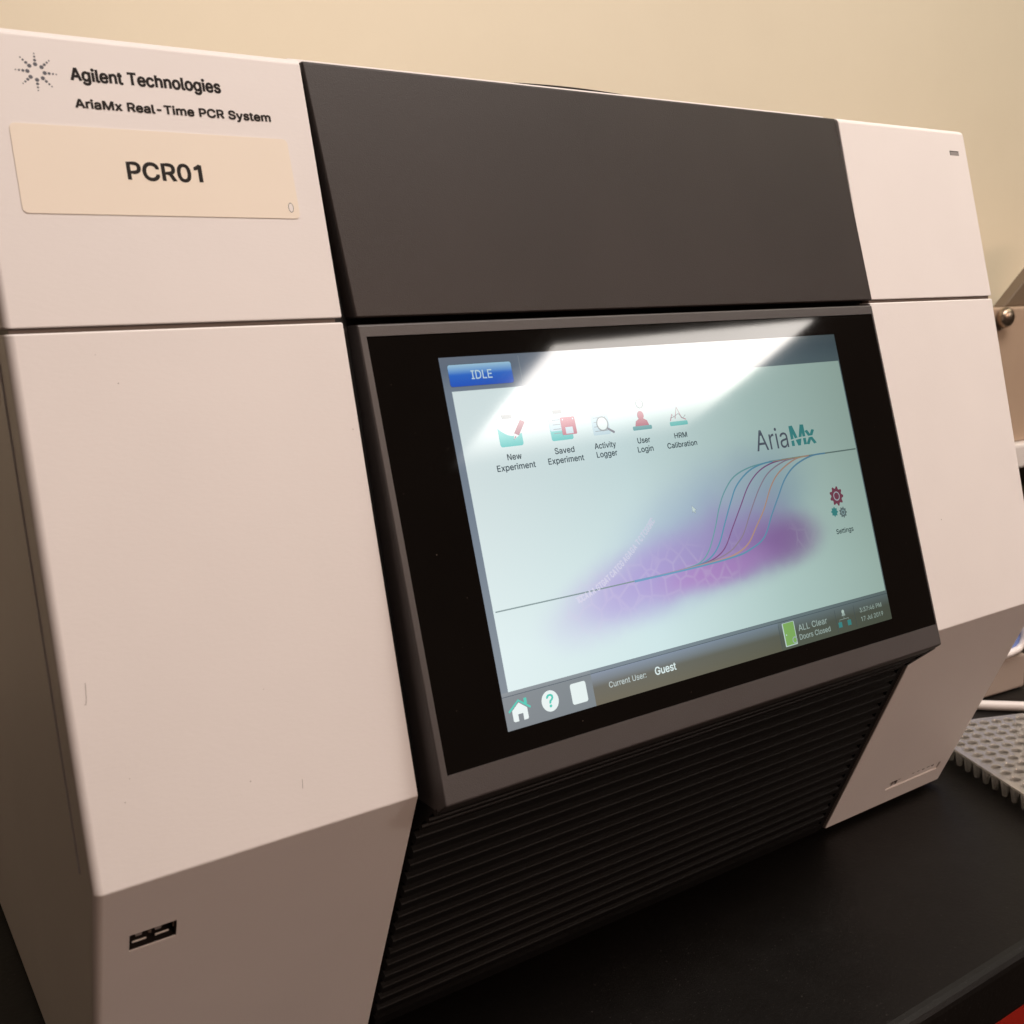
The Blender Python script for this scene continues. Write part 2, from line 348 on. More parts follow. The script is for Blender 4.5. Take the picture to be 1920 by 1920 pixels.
# flat artwork in millimetres, x to the right and s downwards, on a local plane
class Art:
    def __init__(s):
        s.bm = bmesh.new()
        s.z = 0.0
        s.mats = []
        s.step = 0.02
    def mi(s, mt):
        if mt not in s.mats:
            s.mats.append(mt)
        return s.mats.index(mt)
    def lift(s, k=1):
        s.z += s.step * k
    def poly(s, pts, mt, z=None):
        z = s.z if z is None else z
        vs = [s.bm.verts.new((x * .001, -y * .001, z * .001)) for x, y in pts]
        try:
            f = s.bm.faces.new(vs)
        except ValueError:
            return
        f.normal_update()
        if f.normal.z < 0:
            f.normal_flip()
        f.material_index = s.mi(mt)
    def rect(s, x0, y0, x1, y1, mt, r=0.0):
        if r <= 0:
            return s.poly([(x0, y0), (x1, y0), (x1, y1), (x0, y1)], mt)
        pts = []
        for cx, cy, a0 in ((x1 - r, y0 + r, -90), (x1 - r, y1 - r, 0), (x0 + r, y1 - r, 90), (x0 + r, y0 + r, 180)):
            for k in range(5):
                a = R(a0 + k * 22.5)
                pts.append((cx + r * math.cos(a), cy + r * math.sin(a)))
        s.poly(pts, mt)
    def disc(s, cx, cy, rx, mt, ry=None, n=28):
        ry = ry or rx
        s.poly([(cx + rx * math.cos(2 * math.pi * i / n), cy + ry * math.sin(2 * math.pi * i / n)) for i in range(n)], mt)
    def gear(s, cx, cy, r, mt, teeth=9, depth=0.22):
        pts = []
        for i in range(teeth * 4):
            a = 2 * math.pi * i / (teeth * 4)
            rr = r if i % 4 in (0, 1) else r * (1 - depth)
            pts.append((cx + rr * math.cos(a), cy + rr * math.sin(a)))
        s.poly(pts, mt)
    def line(s, pts, w, mt, closed=False):
        P = [Vector(p) for p in pts]
        n = len(P)
        L, Rr = [], []
        for i in range(n):
            a = P[(i - 1) % n] if (i or closed) else P[i]
            b = P[(i + 1) % n] if (i < n - 1 or closed) else P[i]
            t = (b - a).normalized()
            nn = Vector((-t.y, t.x)) * (w / 2)
            L.append(P[i] + nn)
            Rr.append(P[i] - nn)
        for i in range(n if closed else n - 1):
            j = (i + 1) % n
            s.poly([tuple(L[i]), tuple(L[j]), tuple(Rr[j]), tuple(Rr[i])], mt)
    def ring(s, cx, cy, r, w, mt, n=28):
        s.line([(cx + r * math.cos(2 * math.pi * i / n), cy + r * math.sin(2 * math.pi * i / n)) for i in range(n)], w, mt, True)
    def text(s, body, x0, x1, base, cap, mt, bold=0.0, slope=0.0):
        """letters stretched to span x0..x1 with the given baseline and capital height"""
        pen, allc, per = 0.0, [], []
        for ch in body:
            if ch == ' ':
                pen += 210
                continue
            adv, cons = GLYPH[ch]
            per.append(len(cons))
            for c in cons:
                allc.append([(x + pen, y) for x, y in c])
            pen += adv
        xs = [p[0] for c in allc for p in c]
        sx = (x1 - x0) / (max(xs) - min(xs))
        sy = cap / 509.0
        fx = lambda p: (x0 + (p[0] - min(xs)) * sx, base - p[1] * sy + slope * ((p[0] - min(xs)) * sx))
        conts = [[fx(p) for p in c] for c in allc]
        # strokes of one letter that overlap go on layers of their own, each with the holes that lie in it
        area = lambda c: sum(c[i - 1][0] * c[i][1] - c[i][0] * c[i - 1][1] for i in range(len(c)))
        def inside(p, c):
            r_ = False
            for i in range(len(c)):
                (xa, ya), (xb, yb) = c[i - 1], c[i]
                if (ya > p[1]) != (yb > p[1]) and p[0] < (xb - xa) * (p[1] - ya) / (yb - ya) + xa:
                    r_ = not r_
            return r_
        layers, k0 = [], 0
        for n_ in per:
            g = conts[k0:k0 + n_]
            k0 += n_
            sg = area(max(g, key=lambda c: abs(area(c)))) > 0
            for li, oc in enumerate([c for c in g if (area(c) > 0) == sg]):
                while len(layers) <= li:
                    layers.append([])
                layers[li] += [oc] + [c for c in g if (area(c) > 0) != sg and inside(c[0], oc)]
        mi = s.mi(mt)
        for lay in layers:
            cu = bpy.data.curves.new('letters', 'CURVE')
            cu.dimensions, cu.fill_mode = '2D', 'FRONT'
            for c in lay:
                sp = cu.splines.new('POLY')
                sp.points.add(len(c) - 1)
                for q, (x, y) in zip(sp.points, c):
                    q.co = (x, -y, 0, 1)
                sp.use_cyclic_u = True
            o = bpy.data.objects.new('letters', cu)
            me = o.to_mesh()
            base_i = [s.bm.verts.new((v.co.x * .001, v.co.y * .001, s.z * .001)) for v in me.vertices]
            for p in me.polygons:
                try:
                    f = s.bm.faces.new([base_i[i] for i in p.vertices])
                except ValueError:
                    continue
                f.normal_update()
                if f.normal.z < 0:
                    f.normal_flip()
                f.material_index = mi
            o.to_mesh_clear()
            bpy.data.objects.remove(o)
            bpy.data.curves.remove(cu)
            s.lift(0.05)
        if bold > 0:            # heavier weight: the outline is stroked as well
            s.lift(0.5)
            for c in conts:
                s.line(c, bold, mt, True)
                s.lift(0.01)
    def done(s, name, parent, mw):
        return obj(name, s.bm, s.mats, parent, mw)

GLYPH = {}
for _l in GLYPHS.strip('\n').split('\n'):
    _c, _adv, _rest = _l.split(' ', 2)
    _cs = []
    for _p in _rest.split('/'):
        _v = list(map(int, _p.split()))
        _cs.append(list(zip(_v[::2], _v[1::2])))
    GLYPH[_c] = (int(_adv), _cs)

# ---------------------------------------------------------------- the setting
def structure(o):
    o['kind'] = 'structure'
    return o
wallm = NT('cream_painted_wall')
_w = wallm.noise(5.0, 4.0)
wallm.link(wallm.ramp(_w, [(0.3, (0.84, 0.75, 0.58, 1)), (0.7, (0.87, 0.78, 0.605, 1))]), wallm.p.inputs['Base Color'])
wallm.set(wallm.p, Roughness=0.6)
wallm.bump(wallm.noise(160.0, 3.0), 0.12, 0.001)
structure(obj('wall', box(-2.2, 3.4, 0.56, 0.66, -0.9, 1.5), wallm.mat))

benchm = NT('black_epoxy_bench')
_b = benchm.noise(25.0, 5.0)
_d = benchm.ramp(benchm.noise(650.0, 1.0), [(0.70, (0, 0, 0, 1)), (0.76, (1, 1, 1, 1))])
benchm.link(benchm.mix(benchm.math('MULTIPLY', _d, 0.5), benchm.ramp(_b, [(0.3, (0.0028, 0.0020, 0.0015, 1)), (0.7, (0.0040, 0.0029, 0.0022, 1))]), (0.045, 0.04, 0.036, 1)), benchm.p.inputs['Base Color'])
_r = benchm.n('ShaderNodeMapRange')
benchm.set(benchm.p, Specular_IOR_Level=0.25)
benchm.set(_r, To_Min=0.42, To_Max=0.56)
benchm.link(benchm.noise(70.0, 5.0), _r.inputs['Value'])
benchm.link(_r.outputs[0], benchm.p.inputs['Roughness'])
benchm.bump(benchm.noise(420.0, 3.0), 0.3, 0.0004)
bm = box(-1.2, 2.4, -0.1055, 0.558, -0.032, 0.0)
bev(bm, 0.0055, 4, [e for e in bm.edges if all(v.co.y < -0.1 for v in e.verts) and abs(e.verts[0].co.x - e.verts[1].co.x) > 1])
bench = thing('workbench', (0.5, 0.2, -0.9), 'black epoxy lab bench top with rounded front lip under the white instrument', 'lab bench')
obj('bench_top', bm, benchm.mat, bench)
obj('cabinet_body', box(-1.2, 2.4, -0.07, 0.55, -0.9, -0.033), plastic('dark_bench_cabinet', (0.02, 0.012, 0.010), 0.6), bench)
obj('drawer_front', box(-0.19, 0.405, -0.096, -0.071, -0.30, -0.037, 0.004, 3), plastic('red_gloss_laminate', (0.46, 0.022, 0.012), 0.22, 300, 0.05, 0.0003), bench)
obj('drawer_front', box(0.412, 1.01, -0.096, -0.071, -0.30, -0.037, 0.004, 3), bpy.data.materials['red_gloss_laminate'], bench)

# ---------------------------------------------------------------- the instrument
H, YT, ZS = 0.40521, 0.02168, 0.31537
YF, ZF, YB, ZB = -0.03677, 0.15089, 0.02109, 0.02420
XA, XB, W = 0.1085, 0.3942, 0.5
UP = Frame((YT, H), (0, ZS))
LO = Frame((0, ZS), (YF, ZF))
CH = Frame((YF, ZF), (YB, 0.02479))
BZ = Frame((-0.00209, 0.31292), (-0.04780, 0.14932))

pcr = thing('lab_instrument', (0.25, 0.2, 0), 'white benchtop lab instrument with dark central column, lit touchscreen and ribbed black vent', 'lab instrument')

def panel(name, pts, x0, x1, big, wbig=0.0025):
    bm = prism_x(pts, x0, x1)
    e1 = [e for e in bm.edges if big(e)]
    if e1:
        bev(bm, wbig, 5, e1)
    e2 = [e for e in bm.edges if len(e.link_faces) == 2 and e.calc_face_angle(0) > 0.45]
    bev(bm, 0.0006, 2, e2)
    return obj(name, bm, M['white'], pcr, None, True)
def vert_edge(x):
    return lambda e: all(abs(v.co.x - x) < 1e-5 and v.co.y < 0.3 for v in e.verts)
def top_edge(z):
    return lambda e: all(abs(v.co.z - (z - ZT)) < 1e-5 and v.co.y < 0.3 for v in e.verts)
upp = [(YT, H), (0.0, 0.3156), (0.45, 0.3156), (0.45, H)]
low = [(-0.0003, 0.3140), (YF, ZF), (YB, ZB), (0.45, ZB), (0.45, 0.3140)]
def is_big_up(x):
    f, g = vert_edge(x), top_edge(H)
    return lambda e: (f(e) and abs(e.verts[0].co.z - e.verts[1].co.z) > 0.02) or g(e) or (all(abs(v.co.x - x) < 1e-5 and v.co.z > H - ZT - 1e-4 for v in e.verts))
def is_big_lo(x):
    f = vert_edge(x)
    return lambda e: (f(e) and abs(e.verts[0].co.z - e.verts[1].co.z) > 0.02 and e.verts[0].co.y < 0.1 and e.verts[1].co.y < 0.1)
pul = panel('upper_side_panel', upp, 0.0, XA, is_big_up(0.0))
pll = panel('lower_side_panel', low, 0.0, XA, is_big_lo(0.0), 0.003)
pur = panel('upper_side_panel', upp, XB, W, is_big_up(W))
plr = panel('lower_side_panel', low, XB, W, lambda e: is_big_lo(W)(e) or all(abs(v.co.x - W) < 1e-5 and v.co.z < ZB - ZT + 1e-4 for v in e.verts), 0.0025)

def flat_normals(o, ang=50):
    o.data.polygons.foreach_set('use_smooth', [True] * len(o.data.polygons))
    o.data.set_sharp_from_angle(angle=R(ang))
    md = o.modifiers.new('weighted', 'WEIGHTED_NORMAL')
    md.mode, md.weight, md.keep_sharp = 'FACE_AREA', 100, True
# port opening and label recess are cut through the sloping foot of the panels
def cut_rect(o, fr, x0, s0, x1, s1, depth):
    bm = box(0, (x1 - x0) * .001, -(s1 - s0) * .001, 0, -depth, 0.004)
    boolean_cut(o, bm, fr.mat(x0 * .001, s0 * .001))
    return o
cut_rect(pll, CH, 10.6, 22.9, 25.3, 30.7, 0.009)
cut_rect(plr, CH, 439.3, 120.6, 489.0, 126.6, 0.0006)
for o in (pul, pll, pur, plr):
    o.data.polygons.foreach_set('use_smooth', [True] * len(o.data.polygons))
    flat_normals(o)

for x0_, x1_ in ((0.0016, 0.1065), (0.3962, 0.4984)):
    obj('inner_chassis', prism_x([(0.0022, 0.3205), (0.0016, 0.309), (0.44, 0.309), (0.44, 0.3205)], x0_, x1_), M['core'], pcr)
bm = prism_x([(YT + 0.0065, H - 0.002), (0.0065, ZS), (YF + 0.0075, ZF), (YB + 0.006, ZB + 0.003), (0.44, ZB + 0.003), (0.44, H - 0.002)], 0.1062, 0.3965)
obj('inner_column', bm, M['coredark'], pcr)

# lid that rises a little behind the dark cover
bm = prism_x([(0.0295, 0.396), (0.0295, 0.4068), (0.034, 0.4081), (0.20, 0.4100), (0.449, 0.408), (0.449, 0.396)], 0.1086, 0.3941, 0.0008, 2)
obj('top_lid', bm, M['white'], pcr, None, False)
bm = bmesh.new()
n = 14
A = []
for i in range(n + 1):
    u = i / n
    A.append((0.206 + 0.064 * u, 0.0009 * math.sin(math.pi * u) ** 0.8))
vs = [bm.verts.new((x, 0.036, 0.4085 - ZT + h)) for x, h in A] + [bm.verts.new((x, 0.036, 0.4060 - ZT)) for x, h in A[::-1]]
f = bm.faces.new(vs)
ext = bmesh.ops.extrude_face_region(bm, geom=[f])
bmesh.ops.translate(bm, verts=[v for v in ext['geom'] if isinstance(v, bmesh.types.BMVert)], vec=(0, 0.03, 0))
bmesh.ops.recalc_face_normals(bm, faces=bm.faces)
obj('lid_grip', bm, M['charcoal'], pcr)

# dark cover over the upper half of the column
YUT, ZUT, YUB, ZUB = 0.02273, 0.40498, -0.00227, 0.31525
fr = [(0.1097, YUT, ZUT), (0.3939, YUT, ZUT), (0.3938, YUB, ZUB), (0.1126, YUB, ZUB)]
bk = [(0.1097, 0.05, ZUT), (0.3939, 0.05, ZUT), (0.3938, 0.05, ZUB), (0.1126, 0.05, ZUB)]
bm = hexa(fr, bk, 0.0009, 3)
o = obj('upper_cover', bm, M['charcoal'], pcr, None, True)
flat_normals(o)

# screen bezel: prism with a shallow seat for the touch glass
T, B = (-0.00209, 0.31292), (-0.04780, 0.14932)
bm = prism_x([T, B, (B[0] + 0.007, B[1] - 0.0055), (0.02, B[1] - 0.0055), (0.02, T[1])], 0.1129, 0.3934)
bev(bm, 0.0008, 3)
bz = obj('screen_bezel', bm, M['bezel'], pcr, None, True)
GX0, GX1, GS0, GS1 = 115.7, 391.9, 4.3, 159.7
cut_rect(bz, BZ, GX0, GS0, GX1, GS1, 0.0016)
bz.data.polygons.foreach_set('use_smooth', [True] * len(bz.data.polygons))
flat_normals(bz)

# ribbed vent: short underside below the bezel, then the sloping face
prof = [(B[0] + 0.0075, B[1] - 0.004)]
u0, u1 = Vector((B[0] + 0.0035, B[1] - 0.0030)), Vector((YF + 0.417 * 0.0225 + 0.0012, ZF - 0.909 * 0.0225 + 0.0006))
ud = (u1 - u0).normalized()
un = Vector((-ud.y, ud.x))
if un.x > 0:
    un = -un
UL = (u1 - u0).length
def rib(o0, d, nn, s, w, dep):
    return [o0 + d * s - nn * dep, o0 + d * (s + 0.0005) - nn * 0.0004, o0 + d * (s + 0.0009), o0 + d * (s + w - 0.0009), o0 + d * (s + w - 0.0003) - nn * 0.0006, o0 + d * (s + w) - nn * dep]
for q in (0.10, 0.42, 0.74):
    prof += [tuple(v) for v in rib(u0, ud, un, q * UL, 0.0034, 0.0018)]
c0 = Vector((YF + 0.0012, ZF))
cd = Vector((0.417, -0.909))
cn = Vector((-0.909, -0.417))
q = 0.0236
while q < 0.1335:
    prof += [tuple(v) for v in rib(c0, cd, cn, q, 0.0052, 0.0030)]
    q += 0.00742
v = c0 + cd * q - cn * 0.003
prof += [tuple(v), tuple(c0 + cd * q), tuple(c0 + cd * 0.1405), tuple(c0 + cd * 0.1405 + Vector((0.03, 0)))]
prof += [(0.06, prof[-1][1]), (0.06, prof[0][1])]
bm = prism_x(prof, 0.1127, 0.3898)
vent = obj('vent_grille', bm, M['vent'], pcr)
e0 = u1 - un * 0.0002
cap = [prof[0], tuple(u0), tuple(e0), tuple(c0 + cd * 0.1405 - cn * 0.0004), (0.06, prof[-2][1]), (0.06, prof[0][1])]
obj('vent_end_rail', prism_x(cap, 0.3899, 0.3937), M['vent'], vent)

for x, y in ((0.04, 0.05), (0.46, 0.05), (0.04, 0.42), (0.46, 0.42)):
    bm = bmesh.new()
    bmesh.ops.create_cone(bm, cap_ends=True, segments=24, radius1=0.010, radius2=0.011, depth=ZB - ZT + 0.001)
    bmesh.ops.translate(bm, verts=bm.verts, vec=(x, y, (ZB - ZT) / 2 + 0.0004))
    obj('rubber_foot', bm, M['coredark'], pcr)

# thin raised seam on the shaded flank
bm = hexa([(-0.00055, 0.0145, 0.3120), (-0.00055, -0.0205, 0.1515), (0.001, -0.0205, 0.1515), (0.001, 0.0145, 0.3120)],
          [(-0.00055, 0.0151, 0.3120), (-0.00055, -0.0199, 0.1515), (0.001, -0.0199, 0.1515), (0.001, 0.0151, 0.3120)], 0.0001, 1)
obj('flank_seam', bm, M['white'], pcr)

# --- printing and label on the upper left panel
a = Art()
cx, cy = 20.75, 13.3
for i in range(8):
    an = R(i * 45 + 2)
    for rr, ds in ((2.45, 0.62), (3.7, 0.45), (4.8, 0.33), (5.75, 0.23)):
        a.disc(cx + rr * math.cos(an), cy + rr * math.sin(an), ds, M['inkgrey'])
a.done('spark_emblem', pul, UP.mat(0, 0, 0.00004))
a = Art()
a.text('Agilent Technologies', 30.7, 78.0, 14.85, 3.95, M['ink'], 0.50)
a.lift(2)
a.text('AriaMx Real-Time PCR System', 30.7, 94.0, 23.55, 2.75, M['ink'], 0.36)
a.done('printed_lettering', pul, UP.mat(0, 0, 0.00004))

st = bmesh.new()
pts = []
for ccx, ccy, a0 in ((97.0, 31.2, -90), (97.3, 55.6, 0), (12.3, 55.6, 90), (12.3, 31.4, 180)):
    for j in range(7):
        an = R(a0 + j * 15)
        pts.append((ccx + 1.7 * math.cos(an), ccy + 1.7 * math.sin(an)))
f = st.faces.new([st.verts.new((x * .001, -y * .001, 0)) for x, y in pts][::-1])
ext = bmesh.ops.extrude_face_region(st, geom=[f])
bmesh.ops.translate(st, verts=[v for v in ext['geom'] if isinstance(v, bmesh.types.BMVert)], vec=(0, 0, 0.00022))
bmesh.ops.recalc_face_normals(st, faces=st.faces)
sticker = obj('name_sticker', st, M['sticker'], pcr, UP.mat(0, 0, 0.00002))
a = Art()
a.text('PCR01', 43.2, 66.8, 45.8, 5.6, M['ink'], 0.55)
a.done('sticker_lettering', sticker, UP.mat(0, 0, 0.00027))
a = Art()
a.disc(96.1, 53.5, 0.95, M['ink'], 1.7)
a.lift()
a.disc(96.1, 53.5, 0.78, M['white'], 1.5)
a.done('punched_hole', sticker, UP.mat(0, 0, 0.00027))

a = Art()
a.rect(483.2, 11.7, 491.3, 14.2, M['ink'])
a.lift()
a.rect(483.6, 12.15, 491.3, 14.2, M['grey'])
a.done('indicator_light', pur, UP.mat(0, 0, 0.00004))

# small scuffs and specks on the enamel, each a part of its own
def speck(parent, fr, x, s_, r_):
    a = Art()
    pts = []
    for i in range(9):
        k_ = random.uniform(0.6, 1.2)
        pts.append((x + r_ * k_ * math.cos(i * 0.698), s_ + r_ * k_ * math.sin(i * 0.698)))
    a.poly(pts, M['fleck'])
    a.done('speck', parent, fr.mat(0, 0, 0.00004))
for x, s_, r_ in ((30.0, 17.8, .24), (12.8, 143.7, .16), (15.1, 137.0, .13), (51.1, 147.7, .2), (105.8, 38.9, .18), (24.5, 8.6, .12), (60.0, 120.0, .11)):
    speck(pll, LO, x, s_, r_)
speck(plr, LO, 423.2, 114.1, 0.24)
for pts, w_ in (([(68.0, 151.6), (67.9, 153.2), (67.7, 154.6)], 0.12), ([(7.0, 106.2), (6.8, 108.5), (6.6, 111.0), (6.2, 112.6), (5.8, 112.4)], 0.14)):
    a = Art()
    a.line(pts, w_, M['fleck'])
    a.done('scratch', pll, LO.mat(0, 0, 0.00004))

# --- twin port in the left foot
bm = box(0.01075, 0.02515, -0.03055, -0.02305, -0.0088, -0.0060)
for b_ in ((0.01062, 0.01095, -0.03068, -0.02292), (0.02495, 0.02528, -0.03068, -0.02292)):
    box(b_[0], b_[1], b_[2], b_[3], -0.0087, -0.00045, bm=bm)
for b_ in ((0.01096, 0.02494, -0.03068, -0.03036), (0.01096, 0.02494, -0.02322, -0.02292)):
    box(b_[0], b_[1], b_[2], b_[3], -0.0087, -0.00045, bm=bm)
port = obj('usb_port', bm, M['usbdark'], pll, CH.mat())
for x0 in (11.7, 18.7):
    obj('port_tongue', box(x0 * .001, (x0 + 4.3) * .001, -0.02770, -0.02722, -0.0009, -0.0005), M['steel'], port, CH.mat())
for x0 in (12.65, 18.65):
    bm = box(x0 * .001, (x0 + 1.9) * .001, -0.0250, -0.0239, -0.0009, -0.0005)
    obj('port_clip', bm, M['grey'], port, CH.mat())
bm = bmesh.new()
bmesh.ops.create_uvsphere(bm, u_segments=16, v_segments=8, radius=0.00055)
bmesh.ops.translate(bm, verts=bm.verts, vec=(0.0171, -0.0254, -0.0011))
obj('port_lamp', bm, M['fleck'], port, CH.mat(), True)
obj('port_shell', box(0.02425, 0.02455, -0.0263, -0.0242, -0.0009, -0.0005), M['fleck'], port, CH.mat())

# dark irregular marks along the top edge of the right foot's recess
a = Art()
def blot(x, y, w, h):
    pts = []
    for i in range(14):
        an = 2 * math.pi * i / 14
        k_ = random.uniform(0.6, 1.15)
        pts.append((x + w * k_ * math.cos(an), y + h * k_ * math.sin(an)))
    a.poly(pts, M['darkmark'])
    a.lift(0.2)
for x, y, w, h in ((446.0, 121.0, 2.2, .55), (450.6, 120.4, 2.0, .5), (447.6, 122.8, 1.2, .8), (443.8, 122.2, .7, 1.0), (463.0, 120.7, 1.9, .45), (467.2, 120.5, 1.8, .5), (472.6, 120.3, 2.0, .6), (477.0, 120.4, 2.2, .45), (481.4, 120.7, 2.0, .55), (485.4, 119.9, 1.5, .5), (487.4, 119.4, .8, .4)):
    blot(x, y, w, h * 2.4)
a.done('recess_marks', plr, CH.mat(0, 0, 0.00003))

# ---------------------------------------------------------------- touchscreen
def glass(name, base, ior, rough):
    k = NT(name)
    k.set(k.p, Base_Color=base, IOR=ior)
    rr = k.n('ShaderNodeMapRange')
    k.set(rr, From_Min=0.35, From_Max=0.7, To_Min=rough * 0.9, To_Max=rough * 1.12)
    k.link(k.noise(38.0, 5.0, 0.65), rr.inputs['Value'])
    k.link(rr.outputs[0], k.p.inputs['Roughness'])
    k.link(k.ramp(k.noise(30.0), [(0.3, base), (0.7, tuple(x * 1.15 for x in base[:3]) + (1,))]), k.p.inputs['Base Color'])
    return k.mat
gl = glass('black_glass', (0.0045, 0.0037, 0.0032, 1), 1.46, 0.04)
GN = -0.00025                                     # glass face sits just below the bezel face
g = box(GX0 * .001 + 0.0001, GX1 * .001 - 0.0001, -GS1 * .001 + 0.0001, -GS0 * .001 - 0.0001, GN - 0.0012, GN, 0.00015, 1)
touch = obj('touchscreen', g, gl, pcr, BZ.mat())
for x, s_, r_ in ((122.0, 22.0, .16), (119.0, 61.0, .13), (127.5, 84.0, .17), (131.0, 118.0, .12), (124.0, 139.0, .15), (136.5, 101.0, .11), (140.0, 47.0, .13),
                   (176.0, 155.0, .15), (231.0, 156.5, .13), (301.0, 153.5, .14), (377.0, 60.0, .16), (382.5, 118.0, .12), (128.0, 40.0, .12)):
    a = Art()
    a.disc(x, s_, r_, M['fleck'], r_ * random.uniform(0.5, 1.0), 8)
    a.done('dust_speck', touch, BZ.mat(0, 0, GN + 0.00003))
DX, DS = 142.96, 13.40
DM = BZ.mat(DX * .001, DS * .001, GN + 0.00003)
DW, DH = 218.2, 137.7

def view_gain(k):
    """position across the face for the painted viewing-angle falloff: strongest at lower left, weaker towards the upper right"""
    sx = k.n('ShaderNodeSeparateXYZ')
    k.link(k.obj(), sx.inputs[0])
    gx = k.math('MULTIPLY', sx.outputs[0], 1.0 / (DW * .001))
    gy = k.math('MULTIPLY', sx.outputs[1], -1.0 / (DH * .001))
    return gx, gy, sx

def screen_mat(name, col=None, builder=None, gain=1.0):
    k = NT(name)
    k.set(k.p, Base_Color=(0.004, 0.004, 0.004, 1), IOR=SCREEN_IOR)
    rr = k.n('ShaderNodeMapRange')
    k.set(rr, From_Min=0.35, From_Max=0.7, To_Min=0.05, To_Max=0.062)
    k.link(k.noise(38.0, 5.0, 0.65), rr.inputs['Value'])
    k.link(rr.outputs[0], k.p.inputs['Roughness'])
    gx, gy, sx = view_gain(k)
    if builder:
        c = builder(k, gx, gy)
    else:
        rgb = k.n('ShaderNodeRGB')
        rgb.outputs[0].default_value = col
        c = rgb.outputs[0]
    tint = k.ramp(gx, [(0.0, (0.95, 0.985, 0.955, 1)), (0.35, (0.78, 0.885, 0.865, 1)), (0.7, (0.50, 0.62, 0.565, 1)), (1.0, (0.36, 0.45, 0.385, 1))])  # viewing-angle dimming and green cast painted into the emission by position
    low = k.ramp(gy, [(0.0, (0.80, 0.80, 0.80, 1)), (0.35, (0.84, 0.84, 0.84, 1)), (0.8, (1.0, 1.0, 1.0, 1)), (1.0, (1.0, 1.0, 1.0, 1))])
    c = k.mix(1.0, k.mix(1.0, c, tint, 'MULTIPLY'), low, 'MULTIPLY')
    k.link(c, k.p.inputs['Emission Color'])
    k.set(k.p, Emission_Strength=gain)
    return k.mat
SCREEN_IOR = 1.75

def picture(k, gx, gy):
    base = k.n('ShaderNodeRGB')
    base.outputs[0].default_value = srgb(232, 243, 247)
    c = base.outputs[0]
    # soft coloured cloud behind the curves: (cx, cs, rx, rs, tilt, colour, amount) in mm
    blobs = [(112, 79, 72, 34, -20, (196, 206, 234), 0.9), (152, 74, 44, 30, -30, (186, 200, 226), 0.8),
             (66, 97, 52, 19, -14, (206, 188, 238), 0.9), (95, 92, 54, 21, -10, (198, 172, 232), 0.95),
             (130, 86, 48, 26, -12, (190, 164, 224), 0.9), (146, 91, 46, 18, -6, (184, 138, 208), 0.85),
             (160, 91, 32, 15, -4, (172, 112, 188), 0.6), (115, 98, 48, 9.5, -4, (208, 150, 224), 0.85),
             (138, 62, 26, 20, -35, (204, 212, 232), 0.5)]
    wob = k.noise(45.0, 3.0, 0.55, None, 'Color')
    vm = k.n('ShaderNodeVectorMath', operation='SUBTRACT')
    k.link(wob, vm.inputs[0])
    vm.inputs[1].default_value = (0.5, 0.5, 0.5)
    vs = k.n('ShaderNodeVectorMath', operation='SCALE')
    k.link(vm.outputs[0], vs.inputs[0])
    vs.inputs['Scale'].default_value = 0.006
    va = k.n('ShaderNodeVectorMath', operation='ADD')
    k.link(k.obj(), va.inputs[0])
    k.link(vs.outputs[0], va.inputs[1])
    total = None
    for bx, by, rx, ry, tilt, col, amt in blobs:
        mp = k.n('ShaderNodeMapping', vector_type='TEXTURE')
        mp.inputs['Location'].default_value = (bx * .001, -by * .001, 0)
        mp.inputs['Rotation'].default_value = (0, 0, R(-tilt))
        mp.inputs['Scale'].default_value = (rx * .001, ry * .001, 1)
        k.link(va.outputs[0], mp.inputs['Vector'])
        ln = k.n('ShaderNodeVectorMath', operation='LENGTH')
        k.link(mp.outputs[0], ln.inputs[0])
        mr = k.n('ShaderNodeMapRange', interpolation_type='SMOOTHERSTEP')
        k.set(mr, From_Min=0.05, From_Max=1.10, To_Min=amt, To_Max=0.0)
        k.link(ln.outputs['Value'], mr.inputs['Value'])
        c = k.mix(mr.outputs[0], c, srgb(*col))
        total = mr.outputs[0] if total is None else k.math('MAXIMUM', total, mr.outputs[0])
    vo = k.n('ShaderNodeTexVoronoi', feature='DISTANCE_TO_EDGE')
    k.set(vo, Scale=140.0)
    k.link(k.obj(), vo.inputs['Vector'])
    ed = k.n('ShaderNodeMapRange')
    k.set(ed, From_Min=0.0, From_Max=0.11, To_Min=1.0, To_Max=0.0)
    k.link(vo.outputs['Distance'], ed.inputs['Value'])
    patch = k.n('ShaderNodeMapRange')
    k.set(patch, From_Min=0.42, From_Max=0.55)
    k.link(k.noise(28.0, 1.0), patch.inputs['Value'])
    lowm = k.n('ShaderNodeMapRange')
    k.set(lowm, From_Min=0.58, From_Max=0.66)
    k.link(gy, lowm.inputs['Value'])
    f = k.math('MULTIPLY', k.math('MULTIPLY', ed.outputs[0], patch.outputs[0]), k.math('MULTIPLY', total, lowm.outputs[0]))
    c = k.mix(k.math('MULTIPLY', f, 0.30), c, srgb(236, 214, 244))
    return c
def vgrad(stops):
    return lambda k, gx, gy: k.ramp(gy, [(p / DH, srgb(*c)) for p, c in stops])
def flat(name, rgb, gain=1.0):
    return screen_mat('screen_' + name, srgb(*rgb), None, gain)
